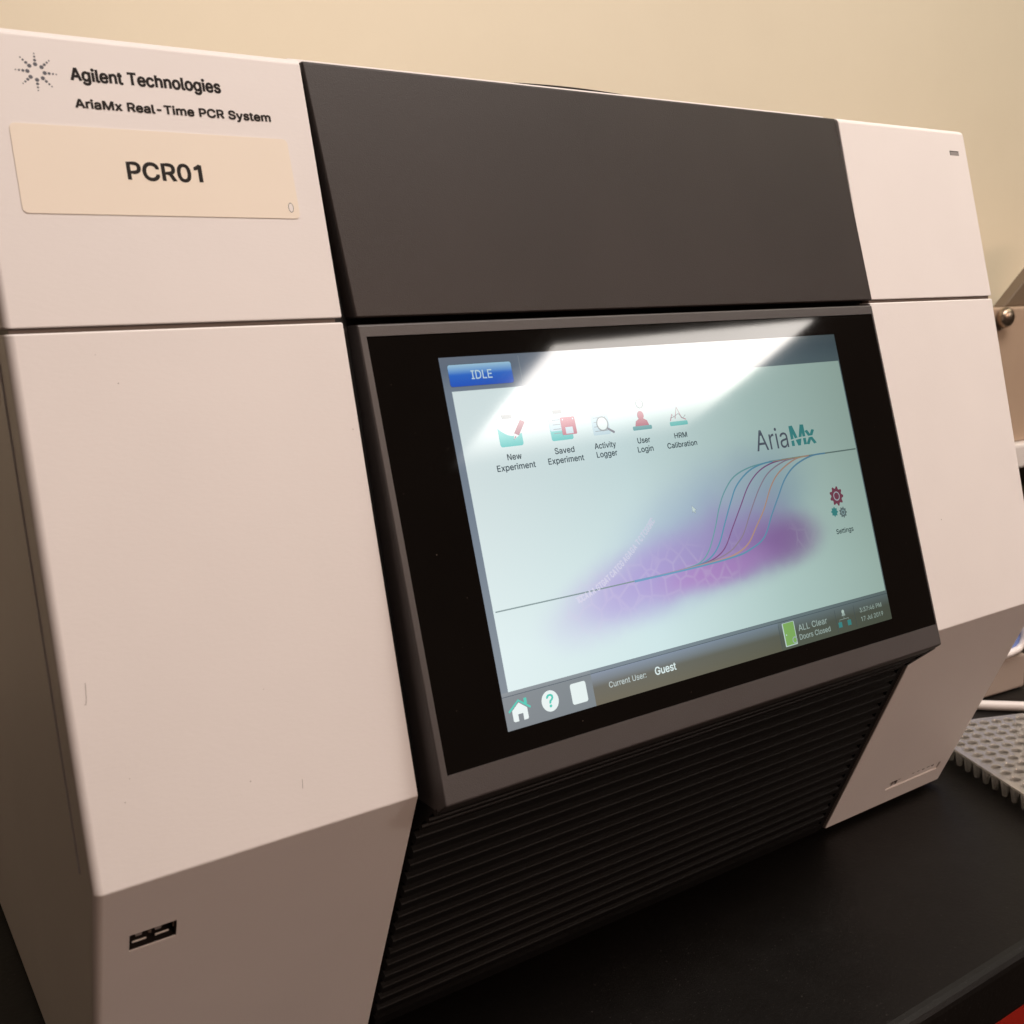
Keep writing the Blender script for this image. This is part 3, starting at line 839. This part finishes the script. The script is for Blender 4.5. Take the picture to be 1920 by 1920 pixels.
SM = dict(
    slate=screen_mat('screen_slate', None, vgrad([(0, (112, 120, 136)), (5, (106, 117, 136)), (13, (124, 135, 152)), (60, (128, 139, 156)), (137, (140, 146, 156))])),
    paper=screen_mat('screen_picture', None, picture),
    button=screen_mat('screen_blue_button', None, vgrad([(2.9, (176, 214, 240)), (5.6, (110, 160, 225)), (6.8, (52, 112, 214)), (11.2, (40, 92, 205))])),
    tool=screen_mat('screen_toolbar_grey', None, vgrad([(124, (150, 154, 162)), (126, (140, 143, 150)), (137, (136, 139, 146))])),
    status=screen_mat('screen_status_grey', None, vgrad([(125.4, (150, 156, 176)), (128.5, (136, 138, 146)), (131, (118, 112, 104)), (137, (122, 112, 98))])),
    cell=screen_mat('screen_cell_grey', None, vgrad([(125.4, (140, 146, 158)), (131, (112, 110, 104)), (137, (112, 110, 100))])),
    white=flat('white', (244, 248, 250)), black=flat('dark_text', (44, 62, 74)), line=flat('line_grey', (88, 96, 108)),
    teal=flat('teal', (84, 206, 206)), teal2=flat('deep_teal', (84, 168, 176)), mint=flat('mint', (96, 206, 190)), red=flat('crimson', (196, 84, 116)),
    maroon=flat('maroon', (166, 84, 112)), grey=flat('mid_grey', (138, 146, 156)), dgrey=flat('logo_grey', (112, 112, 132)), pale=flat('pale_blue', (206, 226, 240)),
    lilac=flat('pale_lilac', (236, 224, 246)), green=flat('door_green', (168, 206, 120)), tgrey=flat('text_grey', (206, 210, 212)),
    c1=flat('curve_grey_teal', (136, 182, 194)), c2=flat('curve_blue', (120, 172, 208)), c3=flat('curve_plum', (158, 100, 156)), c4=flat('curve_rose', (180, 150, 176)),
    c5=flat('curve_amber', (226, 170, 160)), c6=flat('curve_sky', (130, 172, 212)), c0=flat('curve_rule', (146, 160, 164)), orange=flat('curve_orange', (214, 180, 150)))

a = Art()
a.rect(0, 0, DW, DH, SM['slate'])
disp = a.done('display', touch, DM)
def layer(n):
    return DM @ Matrix.Translation((0, 0, n * 0.00002))
a = Art()
a.rect(3.1, 12.9, 217.5, 124.0, SM['paper'])
a.done('wallpaper', touch, layer(1))
a = Art()
a.rect(2.9, 2.8, 31.2, 11.3, SM['line'], 1.0)
a.lift()
a.rect(3.05, 2.95, 31.05, 11.15, SM['button'], 0.9)
a.lift()
a.text('IDLE', 12.6, 21.8, 8.7, 3.25, SM['pale'], 0.12)
a.done('status_button', touch, layer(1))
a = Art()
a.line([(35.0, 0.9), (35.0, 12.6)], 0.25, SM['grey'])
a.done('header_divider', touch, layer(1))

a = Art()                                         # toolbar along the bottom
a.rect(0, 124.0, 40.5, DH, SM['tool'])
a.rect(40.5, 125.6, 143.4, DH, SM['status'])
a.rect(143.4, 125.6, DW, DH, SM['cell'])
a.lift()
a.line([(0, 125.5), (DW, 125.5)], 0.22, SM['line'])
for x in (143.4, 180.2, 193.2):
    a.line([(x, 126.6), (x, 137.0)], 0.2, SM['line'])
a.done('toolbar', touch, layer(1))

def label(lines, n=4):
    a = Art()
    for body, x0, x1, base, cap, mt, bold in lines:
        a.text(body, x0, x1, base, cap, SM[mt], bold)
        a.lift(0.2)
    return a
label([('New', 21.6, 28.0, 40.45, 2.3, 'black', .12), ('Experiment', 16.2, 33.6, 44.3, 2.3, 'black', .12),
       ('Saved', 43.6, 53.0, 40.4, 2.3, 'black', .12), ('Experiment', 39.7, 56.9, 44.1, 2.3, 'black', .12),
       ('Activity', 63.1, 73.9, 40.4, 2.3, 'black', .12), ('Logger', 63.4, 73.8, 43.9, 2.3, 'black', .12),
       ('User', 85.4, 92.1, 40.3, 2.3, 'black', .12), ('Login', 84.7, 92.9, 44.0, 2.3, 'black', .12),
       ('HRM', 105.6, 112.6, 40.1, 2.2, 'black', .12), ('Calibration', 100.7, 117.3, 44.0, 2.2, 'black', .12),
       ('Settings', 191.9, 203.7, 93.4, 2.2, 'black', .1)]).done('icon_captions', touch, layer(6))
label([('Current User:', 48.1, 66.8, 132.5, 2.2, 'tgrey', .07), ('Guest', 71.6, 82.6, 132.7, 3.0, 'white', .2),
       ('ALL Clear', 155.3, 174.1, 131.4, 2.7, 'tgrey', .07), ('Doors Closed', 155.1, 175.3, 135.2, 2.3, 'tgrey', .07),
       ('3:37:46 PM', 196.9, 212.5, 130.8, 2.0, 'tgrey', .07), ('17 Jul 2019', 196.9, 212.5, 134.9, 2.0, 'tgrey', .07)]).done('status_lettering', touch, layer(4))

a = Art()                                         # clipboard with pencil
a.rect(19.6, 24.2, 30.1, 35.4, SM['teal'], 1.0)
a.lift()
pts = [(19.6, 25.2), (20.4, 24.2), (30.1, 24.2), (30.1, 30.6)] + [(30.1 - 10.5 * t_, 30.6 + 2.0 * math.sin(math.pi * t_) - 2.4 * t_) for t_ in (.15, .3, .45, .6, .75, .9, 1)]
a.poly(pts, SM['white'])
a.lift()
a.rect(22.2, 23.2, 26.8, 24.9, SM['grey'], .4)
a.lift()
a.poly([(30.3, 25.6), (32.4, 26.6), (28.6, 31.6), (26.6, 30.6)], SM['maroon'])
a.lift()
a.poly([(26.6, 30.6), (28.6, 31.6), (26.0, 33.0)], SM['white'])
a.lift()
a.poly([(26.9, 31.6), (27.4, 32.0), (25.9, 33.1)], SM['maroon'])
a.done('clipboard_icon', touch, layer(3))
a = Art()                                         # clipboard with disk
a.rect(43.4, 24.4, 53.9, 35.3, SM['teal'], .9)
a.lift()
a.rect(43.4, 24.4, 53.9, 31.5, SM['pale'], .9)
a.lift()
for y in (27.2, 29.0, 30.8, 32.4):
    a.line([(45.0, y), (48.6, y)], 0.28, SM['grey'])
a.rect(46.0, 23.2, 50.4, 24.8, SM['grey'], .3)
a.lift()
a.rect(48.9, 26.4, 56.0, 33.4, SM['red'], .5)
a.lift()
a.rect(50.7, 30.4, 54.3, 33.0, SM['pale'])
a.disc(50.0, 27.3, .35, SM['pale'])
a.disc(55.0, 27.3, .35, SM['pale'])
a.done('save_icon', touch, layer(3))
a = Art()                                         # magnifier over a page
a.rect(64.0, 26.0, 72.6, 35.0, SM['pale'], .5)
a.lift()
for y in (28, 29.8, 31.6, 33.4):
    a.line([(65.0, y), (71.4, y)], 0.25, SM['grey'])
a.lift()
a.disc(69.2, 30.6, 2.7, SM['white'])
a.lift()
a.ring(69.2, 30.6, 2.75, .55, SM['grey'])
a.line([(71.2, 32.6), (74.6, 34.6)], 0.95, SM['dgrey'])
a.done('magnifier_icon', touch, layer(3))
a = Art()                                         # user figure on a plinth
a.rect(84.4, 33.2, 94.6, 34.9, SM['teal2'], .5)
a.lift()
a.poly([(85.9, 33.2), (86.6, 31.2), (88.2, 30.3), (91.0, 30.3), (92.6, 31.2), (93.3, 33.2)], SM['red'])
a.lift()
a.disc(89.6, 28.9, 1.7, SM['red'], 1.9)
a.lift()
a.ring(90.2, 24.0, 1.8, .4, SM['grey'])
a.done('user_icon', touch, layer(3))
a = Art()                                         # melt peaks
a.rect(104.6, 33.0, 114.6, 34.8, SM['teal'], .5)
a.lift()
a.line([(105.2, 32.6), (106.6, 29.8), (108.0, 31.8), (109.8, 27.0), (111.6, 31.6), (114.0, 32.6)], .4, SM['red'])
a.line([(105.4, 31.4), (107.4, 31.0), (110.2, 29.8), (112.4, 32.0), (114.0, 30.6)], .3, SM['grey'])
a.done('chart_icon', touch, layer(3))

a = Art()                                         # name of the program
a.text('Aria', 152.1, 172.6, 50.4, 9.2, SM['dgrey'])
a.lift(.3)
a.text('M', 174.9, 184.0, 50.2, 9.1, SM['teal2'], .75)
a.lift(.3)
a.text('x', 184.6, 190.7, 50.2, 8.3, SM['teal2'], .7)
a.lift(2)
a.poly([(174.0, 47.3), (180, 46.6), (191.6, 46.5), (191.6, 47.1), (180, 47.4), (174.0, 47.9)], SM['paper'])
a.done('program_title', touch, layer(4))

def spline(pts, k=8):
    out = []
    n = len(pts)
    for i in range(n - 1):
        p0, p1, p2, p3 = pts[max(i - 1, 0)], pts[i], pts[i + 1], pts[min(i + 2, n - 1)]
        for j in range(k):
            t_ = j / k
            out.append(tuple(0.5 * (2 * p1[q] + (p2[q] - p0[q]) * t_ + (2 * p0[q] - 5 * p1[q] + 4 * p2[q] - p3[q]) * t_ ** 2 + (3 * p1[q] - p0[q] - 3 * p2[q] + p3[q]) * t_ ** 3) for q in (0, 1)))
    out.append(pts[-1])
    return out
a = Art()                                         # amplification curves
a.line([(4.0, 94.9), (44, 94.8), (70, 94.6), (82, 94.4)], .5, SM['c0'])
a.line([(158, 55.6), (185, 55.55), (217, 55.7)], .65, SM['c0'])
a.lift()
cur = [('c1', .36, [(70, 94.6), (88, 94.4), (100, 93.9), (107, 92.6), (112.5, 88.5), (118, 80.5), (123, 71.5), (128.2, 64.9), (135.3, 59.6), (146, 56.7), (160, 55.7)]),
       ('c2', .42, [(70, 94.6), (90, 94.4), (104, 93.8), (112, 92), (118.5, 87.2), (124.6, 78.3), (130.6, 69.6), (135.5, 63.7), (144, 58.5), (153.6, 56.1), (166, 55.6)]),
       ('c3', .36, [(70, 94.7), (94, 94.3), (108, 93.6), (116, 92), (122, 88.6), (128.5, 80.9), (135.5, 72.6), (142.4, 64.6), (150.2, 59.2), (159.4, 56.4), (170, 55.6)]),
       ('c4', .36, [(70, 94.7), (100, 94.1), (114, 93.2), (123.9, 91.0), (129.5, 88.0), (134.1, 84.4), (140.8, 75.7), (148.7, 66.4), (156.3, 60.3), (166.9, 56.5), (176, 55.7)]),
       ('c5', .42, [(70, 94.8), (100, 94.3), (118, 93.6), (127.6, 92.4), (135.6, 89.2), (142.2, 82.8), (149, 75.8), (156, 66.5), (163.2, 60.7), (174.7, 56.2), (184, 55.6)]),
       ('c6', .46, [(70, 94.8), (105, 94.4), (125, 93.6), (134.8, 92.2), (145.5, 88.1), (153.1, 78.8), (159, 71.8), (165.7, 64.2), (173.9, 59.0), (185.2, 55.9), (195, 55.6)])]
for mt, w_, pts in cur:
    a.line(spline(pts), w_ * 1.65, SM[mt])
    a.lift()
a.line([(160, 55.75), (172, 55.6), (181, 55.6)], .3, SM['orange'])
a.done('amplification_curves', touch, layer(3))
a = Art()                                         # faint run of letters climbing the cloud
path = spline([(41, 98.6), (52, 95.2), (62, 90.2), (72, 83.8), (82, 76.4), (86, 73.0)], 20)
seq = 'TCCAAAGTGATCATCGAGAGATCTCGGATTC'
d_, idx, acc = 0.0, 0, 0.0
for i, ch in enumerate(seq):
    t_ = i / len(seq) * (len(path) - 2)
    q = int(t_)
    p, p2 = path[q], path[q + 1]
    an = math.atan2(p2[1] - p[1], p2[0] - p[0])
    sub = Art()
    sub.text(ch, 0, 1.35, 0, 2.5, SM['lilac'], 0.12)
    for v in sub.bm.verts:
        x, y = v.co.x, v.co.y
        v.co = Vector((x * math.cos(-an) - y * math.sin(-an) + p[0] * .001, x * math.sin(-an) + y * math.cos(-an) - p[1] * .001, 0))
    me = bpy.data.meshes.new('tmp')
    sub.bm.to_mesh(me)
    sub.bm.free()
    a.bm.from_mesh(me)
    bpy.data.meshes.remove(me)
a.mats = [SM['lilac']]
a.done('base_letters', touch, layer(12))

a = Art()                                         # settings gears
a.gear(197.1, 76.1, 4.6, SM['maroon'], 9)
a.lift()
a.ring(197.1, 76.1, 1.9, .5, SM['lilac'])
a.gear(193.6, 83.1, 2.3, SM['teal2'], 8)
a.gear(199.3, 84.0, 2.6, SM['grey'], 9)
a.lift()
a.ring(199.3, 84.0, 1.0, .35, SM['pale'])
a.done('gear_icon', touch, layer(3))
a = Art()                                         # mouse pointer
P_ = [(107.4, 69.0), (107.4, 71.9), (108.1, 71.3), (108.6, 72.3), (109.0, 72.1), (108.6, 71.1), (109.5, 71.0)]
a.line(P_, .3, SM['dgrey'], True)
a.lift()
a.poly(P_, SM['white'])
a.done('pointer', touch, layer(14))

a = Art()                                         # home
a.poly([(3.2, 131.0), (6.5, 128.5), (9.8, 131.0), (9.8, 134.6), (9.4, 135.1), (7.7, 135.1), (7.7, 132.6), (5.5, 132.6), (5.5, 135.1), (3.7, 135.1), (3.2, 134.6)], SM['white'])
a.lift()
a.line([(1.8, 131.2), (6.5, 127.7), (11.3, 131.2)], .75, SM['mint'])
a.rect(8.9, 127.4, 10.1, 129.6, SM['mint'])
a.done('home_icon', touch, layer(4))
a = Art()                                         # help
a.disc(20.2, 131.1, 3.85, SM['white'], 3.9)
a.lift()
a.text('?', 18.7, 21.7, 133.3, 4.6, SM['mint'], .25)
a.done('help_icon', touch, layer(4))
a = Art()
a.rect(30.0, 127.2, 37.3, 135.0, SM['white'], .9)
a.done('blank_button', touch, layer(4))
a = Art()                                         # closed door with check
a.rect(145.7, 126.3, 153.3, 136.6, SM['white'], .4)
a.lift()
a.rect(146.3, 126.5, 152.9, 136.2, SM['green'], .3)
a.lift()
a.disc(147.3, 131.6, .35, SM['white'])
a.ring(151.9, 134.6, 1.3, .5, SM['tgrey'])
a.done('door_icon', touch, layer(4))
a = Art()                                         # network
a.disc(185.6, 128.3, .9, SM['white'])
a.poly([(184.4, 130.2), (185.0, 128.6), (186.3, 128.6), (186.9, 130.2)], SM['tgrey'])
a.line([(185.6, 130.4), (185.6, 131.6)], .2, SM['tgrey'])
a.line([(182.4, 132.6), (182.4, 131.6), (188.6, 131.6), (188.6, 132.6)], .2, SM['tgrey'])
a.lift()
a.rect(181.2, 132.6, 183.6, 135.0, SM['teal2'])
a.rect(187.4, 132.6, 189.8, 135.0, SM['teal2'])
a.done('network_icon', touch, layer(4))

# ---------------------------------------------------------------- ceiling light that mirrors in the glass
k = NT('lit_diffuser')
gx = k.n('ShaderNodeSeparateXYZ')
k.link(k.obj(), gx.inputs[0])
fade = k.n('ShaderNodeMapRange', interpolation_type='SMOOTHSTEP')
k.set(fade, From_Min=-0.53, From_Max=0.20, To_Min=0.0, To_Max=1.0)
k.link(gx.outputs[1], fade.inputs['Value'])
k.set(k.p, Base_Color=(0.6, 0.6, 0.6, 1), Emission_Color=(1.0, 0.93, 0.86, 1), Roughness=0.6)
k.link(k.math('MULTIPLY', k.math('POWER', fade.outputs[0], 1.0), LAMP_L), k.p.inputs['Emission Strength'])
lampz = 1.50
fix = thing('ceiling_light', (2.585, -2.59, lampz), 'rectangular ceiling light whose reflection whitens the top of the touchscreen', 'ceiling light')
bm = box(-0.545, 0.63, -0.53, 0.46, -0.004, 0.0)
obj('diffuser', bm, k.mat, fix, Matrix.Translation((2.60, -2.60, lampz)) @ Matrix.Rotation(R(4), 4, 'Z'))
bm = box(-0.58, 0.665, -0.57, 0.50, 0.001, 0.05, 0.004, 2)
obj('housing', bm, plastic('white_lamp_enamel', (0.7, 0.68, 0.65), 0.5), fix, Matrix.Translation((2.60, -2.60, lampz)) @ Matrix.Rotation(R(4), 4, 'Z'))

# ---------------------------------------------------------------- well plate on the bench
k = NT('frosted_clear_plastic')
k.link(k.ramp(k.noise(120.0), [(0.3, (0.80, 0.76, 0.70, 1)), (0.7, (0.86, 0.82, 0.77, 1))]), k.p.inputs['Base Color'])
k.set(k.p, Roughness=0.05, IOR=1.52, Transmission_Weight=0.76)
k.bump(k.noise(300.0, 2.0), 0.1, 0.0003)
plm = k.mat
th = -1.93985582 - 0.030
PD1 = Vector((math.cos(th), math.sin(th), 0))
PD2 = Vector((-math.sin(th), math.cos(th), 0))
PZ = 0.0150
PO = Vector((0.52158, 0.00353, PZ))
pm = Matrix((PD1, PD2, Vector((0, 0, 1)))).transposed().to_4x4()
pm.translation = PO - Vector((0, 0, PZ))
plate = bpy.data.objects.new('well_plate', None)
plate.empty_display_size = 0.03
place(plate, None, pm)
tag(plate, 'clear plastic well plate of many small tubes lying on the black bench', 'well plate')
I0, NI, J0, NJ, PIT = -6, 12, 0, 8, 0.009
bm = bmesh.new()
SEG = 16
zt, zb = PZ, PZ - 0.0011
def ring_face(cx, cy, z, flip):
    inner, outer = [], []
    for s_ in range(SEG):
        an = 2 * math.pi * s_ / SEG
        inner.append(bm.verts.new((cx + 0.0030 * math.cos(an), cy + 0.0030 * math.sin(an), z)))
        c_, d_ = math.cos(an), math.sin(an)
        mx_ = max(abs(c_), abs(d_))
        outer.append(bm.verts.new((cx + PIT / 2 * c_ / mx_, cy + PIT / 2 * d_ / mx_, z)))
    for s_ in range(SEG):
        t_ = (s_ + 1) % SEG
        vs = [inner[s_], outer[s_], outer[t_], inner[t_]]
        bm.faces.new(vs[::-1] if flip else vs)
    return inner
for i in range(NI):
    for j in range(NJ):
        cxx, cyy = (I0 + i) * PIT, (J0 + j) * PIT
        t1 = ring_face(cxx, cyy, zt, False)
        t2 = ring_face(cxx, cyy, zb, True)
        for s_ in range(SEG):
            q_ = (s_ + 1) % SEG
            bm.faces.new((t1[s_], t1[q_], t2[q_], t2[s_]))
x0, x1 = (I0 - .5) * PIT, (I0 + NI - .5) * PIT
y0, y1 = (J0 - .5) * PIT, (J0 + NJ - .5) * PIT
ex = 0.0035
for (ax0, ax1, ay0, ay1) in ((x0 - ex, x0, y0 - ex, y1 + ex), (x1, x1 + ex, y0 - ex, y1 + ex), (x0, x1, y0 - ex, y0), (x0, x1, y1, y1 + ex)):
    box(ax0, ax1, ay0, ay1, zb, zt, 0, bm=bm)
bmesh.ops.remove_doubles(bm, verts=bm.verts, dist=1e-6)
obj('deck', bm, plm, plate, pm)
prf = [(0.0031, PZ - 0.0004), (0.00335, PZ + 0.0003), (0.0032, PZ + 0.0005), (0.0029, PZ + 0.0003), (0.00275, PZ - 0.0012), (0.0026, PZ - 0.004), (0.00125, 0.0018), (0.0008, 0.0011), (0.0, 0.0009)]
outp = [(0.0, 0.0001), (0.0010, 0.0003), (0.0017, 0.0010), (0.0031, PZ - 0.0045), (0.0031, PZ - 0.0012)]
ring_pts = outp + prf
bm = bmesh.new()
rows = []
for r_, z_ in ring_pts:
    if r_ == 0:
        rows.append([bm.verts.new((0, 0, z_))])
    else:
        rows.append([bm.verts.new((r_ * math.cos(2 * math.pi * s_ / 20), r_ * math.sin(2 * math.pi * s_ / 20), z_)) for s_ in range(20)])
for ra, rb in zip(rows[:-1], rows[1:]):
    for s_ in range(20):
        t_ = (s_ + 1) % 20
        if len(ra) == 1:
            bm.faces.new((ra[0], rb[t_], rb[s_]))
        elif len(rb) == 1:
            bm.faces.new((ra[s_], ra[t_], rb[0]))
        else:
            bm.faces.new((ra[s_], ra[t_], rb[t_], rb[s_]))
bmesh.ops.recalc_face_normals(bm, faces=bm.faces)
w0 = obj('well', bm, plm, plate, pm @ Matrix.Translation((I0 * PIT, J0 * PIT, 0)), True)
for i in range(NI):
    for j in range(NJ):
        if i or j:
            c = w0.copy()
            place(c, plate, pm @ Matrix.Translation(((I0 + i) * PIT, (J0 + j) * PIT, 0)))

# ---------------------------------------------------------------- cable
def tube(pts, r, seg=16):
    bm = bmesh.new()
    rows = []
    for i, p in enumerate(pts):
        p = Vector(p)
        t_ = (Vector(pts[min(i + 1, len(pts) - 1)]) - Vector(pts[max(i - 1, 0)])).normalized()
        a_ = t_.cross(Vector((0, 0, 1))).normalized()
        b_ = a_.cross(t_)
        rows.append([bm.verts.new(p + (a_ * math.cos(2 * math.pi * s_ / seg) + b_ * math.sin(2 * math.pi * s_ / seg)) * r) for s_ in range(seg)])
    for ra, rb in zip(rows[:-1], rows[1:]):
        for s_ in range(seg):
            bm.faces.new((ra[s_], ra[(s_ + 1) % seg], rb[(s_ + 1) % seg], rb[s_]))
    bm.faces.new(rows[0][::-1])
    bm.faces.new(rows[-1])
    bmesh.ops.recalc_face_normals(bm, faces=bm.faces)
    return bm
cp = [(0.555, 0.162), (0.59, 0.120), (0.6287, 0.0767), (0.6502, 0.0549), (0.70, 0.004), (0.78, -0.060), (0.92, -0.085), (1.15, -0.06), (1.4, 0.02), (1.7, 0.2)]
cable = obj('cable', tube([(x, y, 0.0037) for x, y in spline(cp, 6)], 0.0036), plastic('white_cable_sheath', (0.74, 0.69, 0.66), 0.4, 300, 0.05, 0.0002), None, None, True)
tag(cable, 'thick white cable lying across the bench behind the well plate', 'cable')

# ---------------------------------------------------------------- small box behind the cable
bx = thing('storage_box', (0.74, 0.12, 0), 'taupe box with a white rounded rim around a blue window behind the white cable', 'box')
ba = math.atan2(0.0815 - 0.0855, 0.6942 - 0.6502)
bmx = Matrix.Translation((0.6502, 0.0855, 0)) @ Matrix.Rotation(ba, 4, 'Z')
taupe = plastic('taupe_box_plastic', (0.36, 0.29, 0.245), 0.5, 400, 0.1, 0.0003)
whitep = plastic('white_rim_plastic', (0.80, 0.75, 0.72), 0.35, 400, 0.05, 0.0003)
bluep = plastic('blue_window_plastic', (0.17, 0.25, 0.58), 0.35, 300, 0.05, 0.0003)
obj('box_body', box(-0.06, 0.046, 0.0, 0.10, 0.0008, 0.0275, 0.002, 3), taupe, bx, bmx)
obj('window', box(-0.058, 0.0405, 0.0015, 0.10, 0.028, 0.10, 0.001, 2), bluep, bx, bmx)
rimp = [(-0.056, 0.0, 0.0290), (0.026, 0.0, 0.0310), (0.036, 0.0, 0.0325), (0.0405, 0.0, 0.0355), (0.0425, 0.0, 0.042), (0.0425, 0.0, 0.092), (0.040, 0.0, 0.098), (0.034, 0.0, 0.101), (-0.056, 0.0, 0.101)]
def tube_y(pts, r):
    bm = bmesh.new()
    rows = []
    for i, p in enumerate(pts):
        p = Vector(p)
        t_ = (Vector(pts[min(i + 1, len(pts) - 1)]) - Vector(pts[max(i - 1, 0)])).normalized()
        b_ = Vector((0, 1, 0))
        a_ = t_.cross(b_).normalized()
        rows.append([bm.verts.new(p + (a_ * math.cos(2 * math.pi * s_ / 14) + b_ * math.sin(2 * math.pi * s_ / 14)) * r) for s_ in range(14)])
    for ra, rb in zip(rows[:-1], rows[1:]):
        for s_ in range(14):
            bm.faces.new((ra[s_], ra[(s_ + 1) % 14], rb[(s_ + 1) % 14], rb[s_]))
    bm.faces.new(rows[0][::-1])
    bm.faces.new(rows[-1])
    bmesh.ops.recalc_face_normals(bm, faces=bm.faces)
    return bm
obj('rim', tube_y(rimp, 0.0027), whitep, bx, bmx, True)

# ---------------------------------------------------------------- tan hood behind, right
tan = plastic('tan_enamel', (0.47, 0.34, 0.245), 0.45, 300, 0.08, 0.0004)
brown = plastic('brown_bracket', (0.16, 0.115, 0.075), 0.5, 300, 0.08, 0.0004)
hd = thing('equipment_hood', (1.2, 0.42, 0), 'tan metal equipment hood with round knob standing behind the right end of the instrument', 'equipment hood')
obj('front_panel', box(0.98, 1.60, 0.35, 0.362, 0.128, 0.2835, 0.003, 3), tan, hd)
obj('side_panel', box(0.98, 0.992, 0.3625, 0.55, 0.001, 0.283, 0.001, 2), tan, hd)
obj('side_panel', box(1.588, 1.60, 0.3625, 0.55, 0.001, 0.283, 0.001, 2), tan, hd)
obj('back_panel', box(0.9925, 1.5875, 0.54, 0.55, 0.001, 0.283), brown, hd)
obj('top_panel', box(0.9925, 1.5875, 0.3625, 0.5395, 0.274, 0.2825, 0.001, 1), tan, hd)
obj('bottom_lip', box(0.98, 1.60, 0.338, 0.3625, 0.098, 0.1275, 0.004, 3), whitep, hd)
bm = bmesh.new()
bmesh.ops.create_uvsphere(bm, u_segments=28, v_segments=16, radius=0.0115)
for v in bm.verts:
    v.co.y *= 0.75
bmesh.ops.translate(bm, verts=bm.verts, vec=(1.078, 0.343, 0.296 - ZT - 0.003))
obj('knob', bm, M['brass'], hd, None, True)
bm = hexa([(1.1015, 0.36, 0.3045), (1.40, 0.36, 0.3045), (1.40, 0.36, 0.460), (1.245, 0.36, 0.411)], [(1.1015, 0.375, 0.3045), (1.40, 0.375, 0.3045), (1.40, 0.375, 0.460), (1.245, 0.375, 0.411)], 0.002, 2)
obj('sloping_bracket', bm, brown, hd)
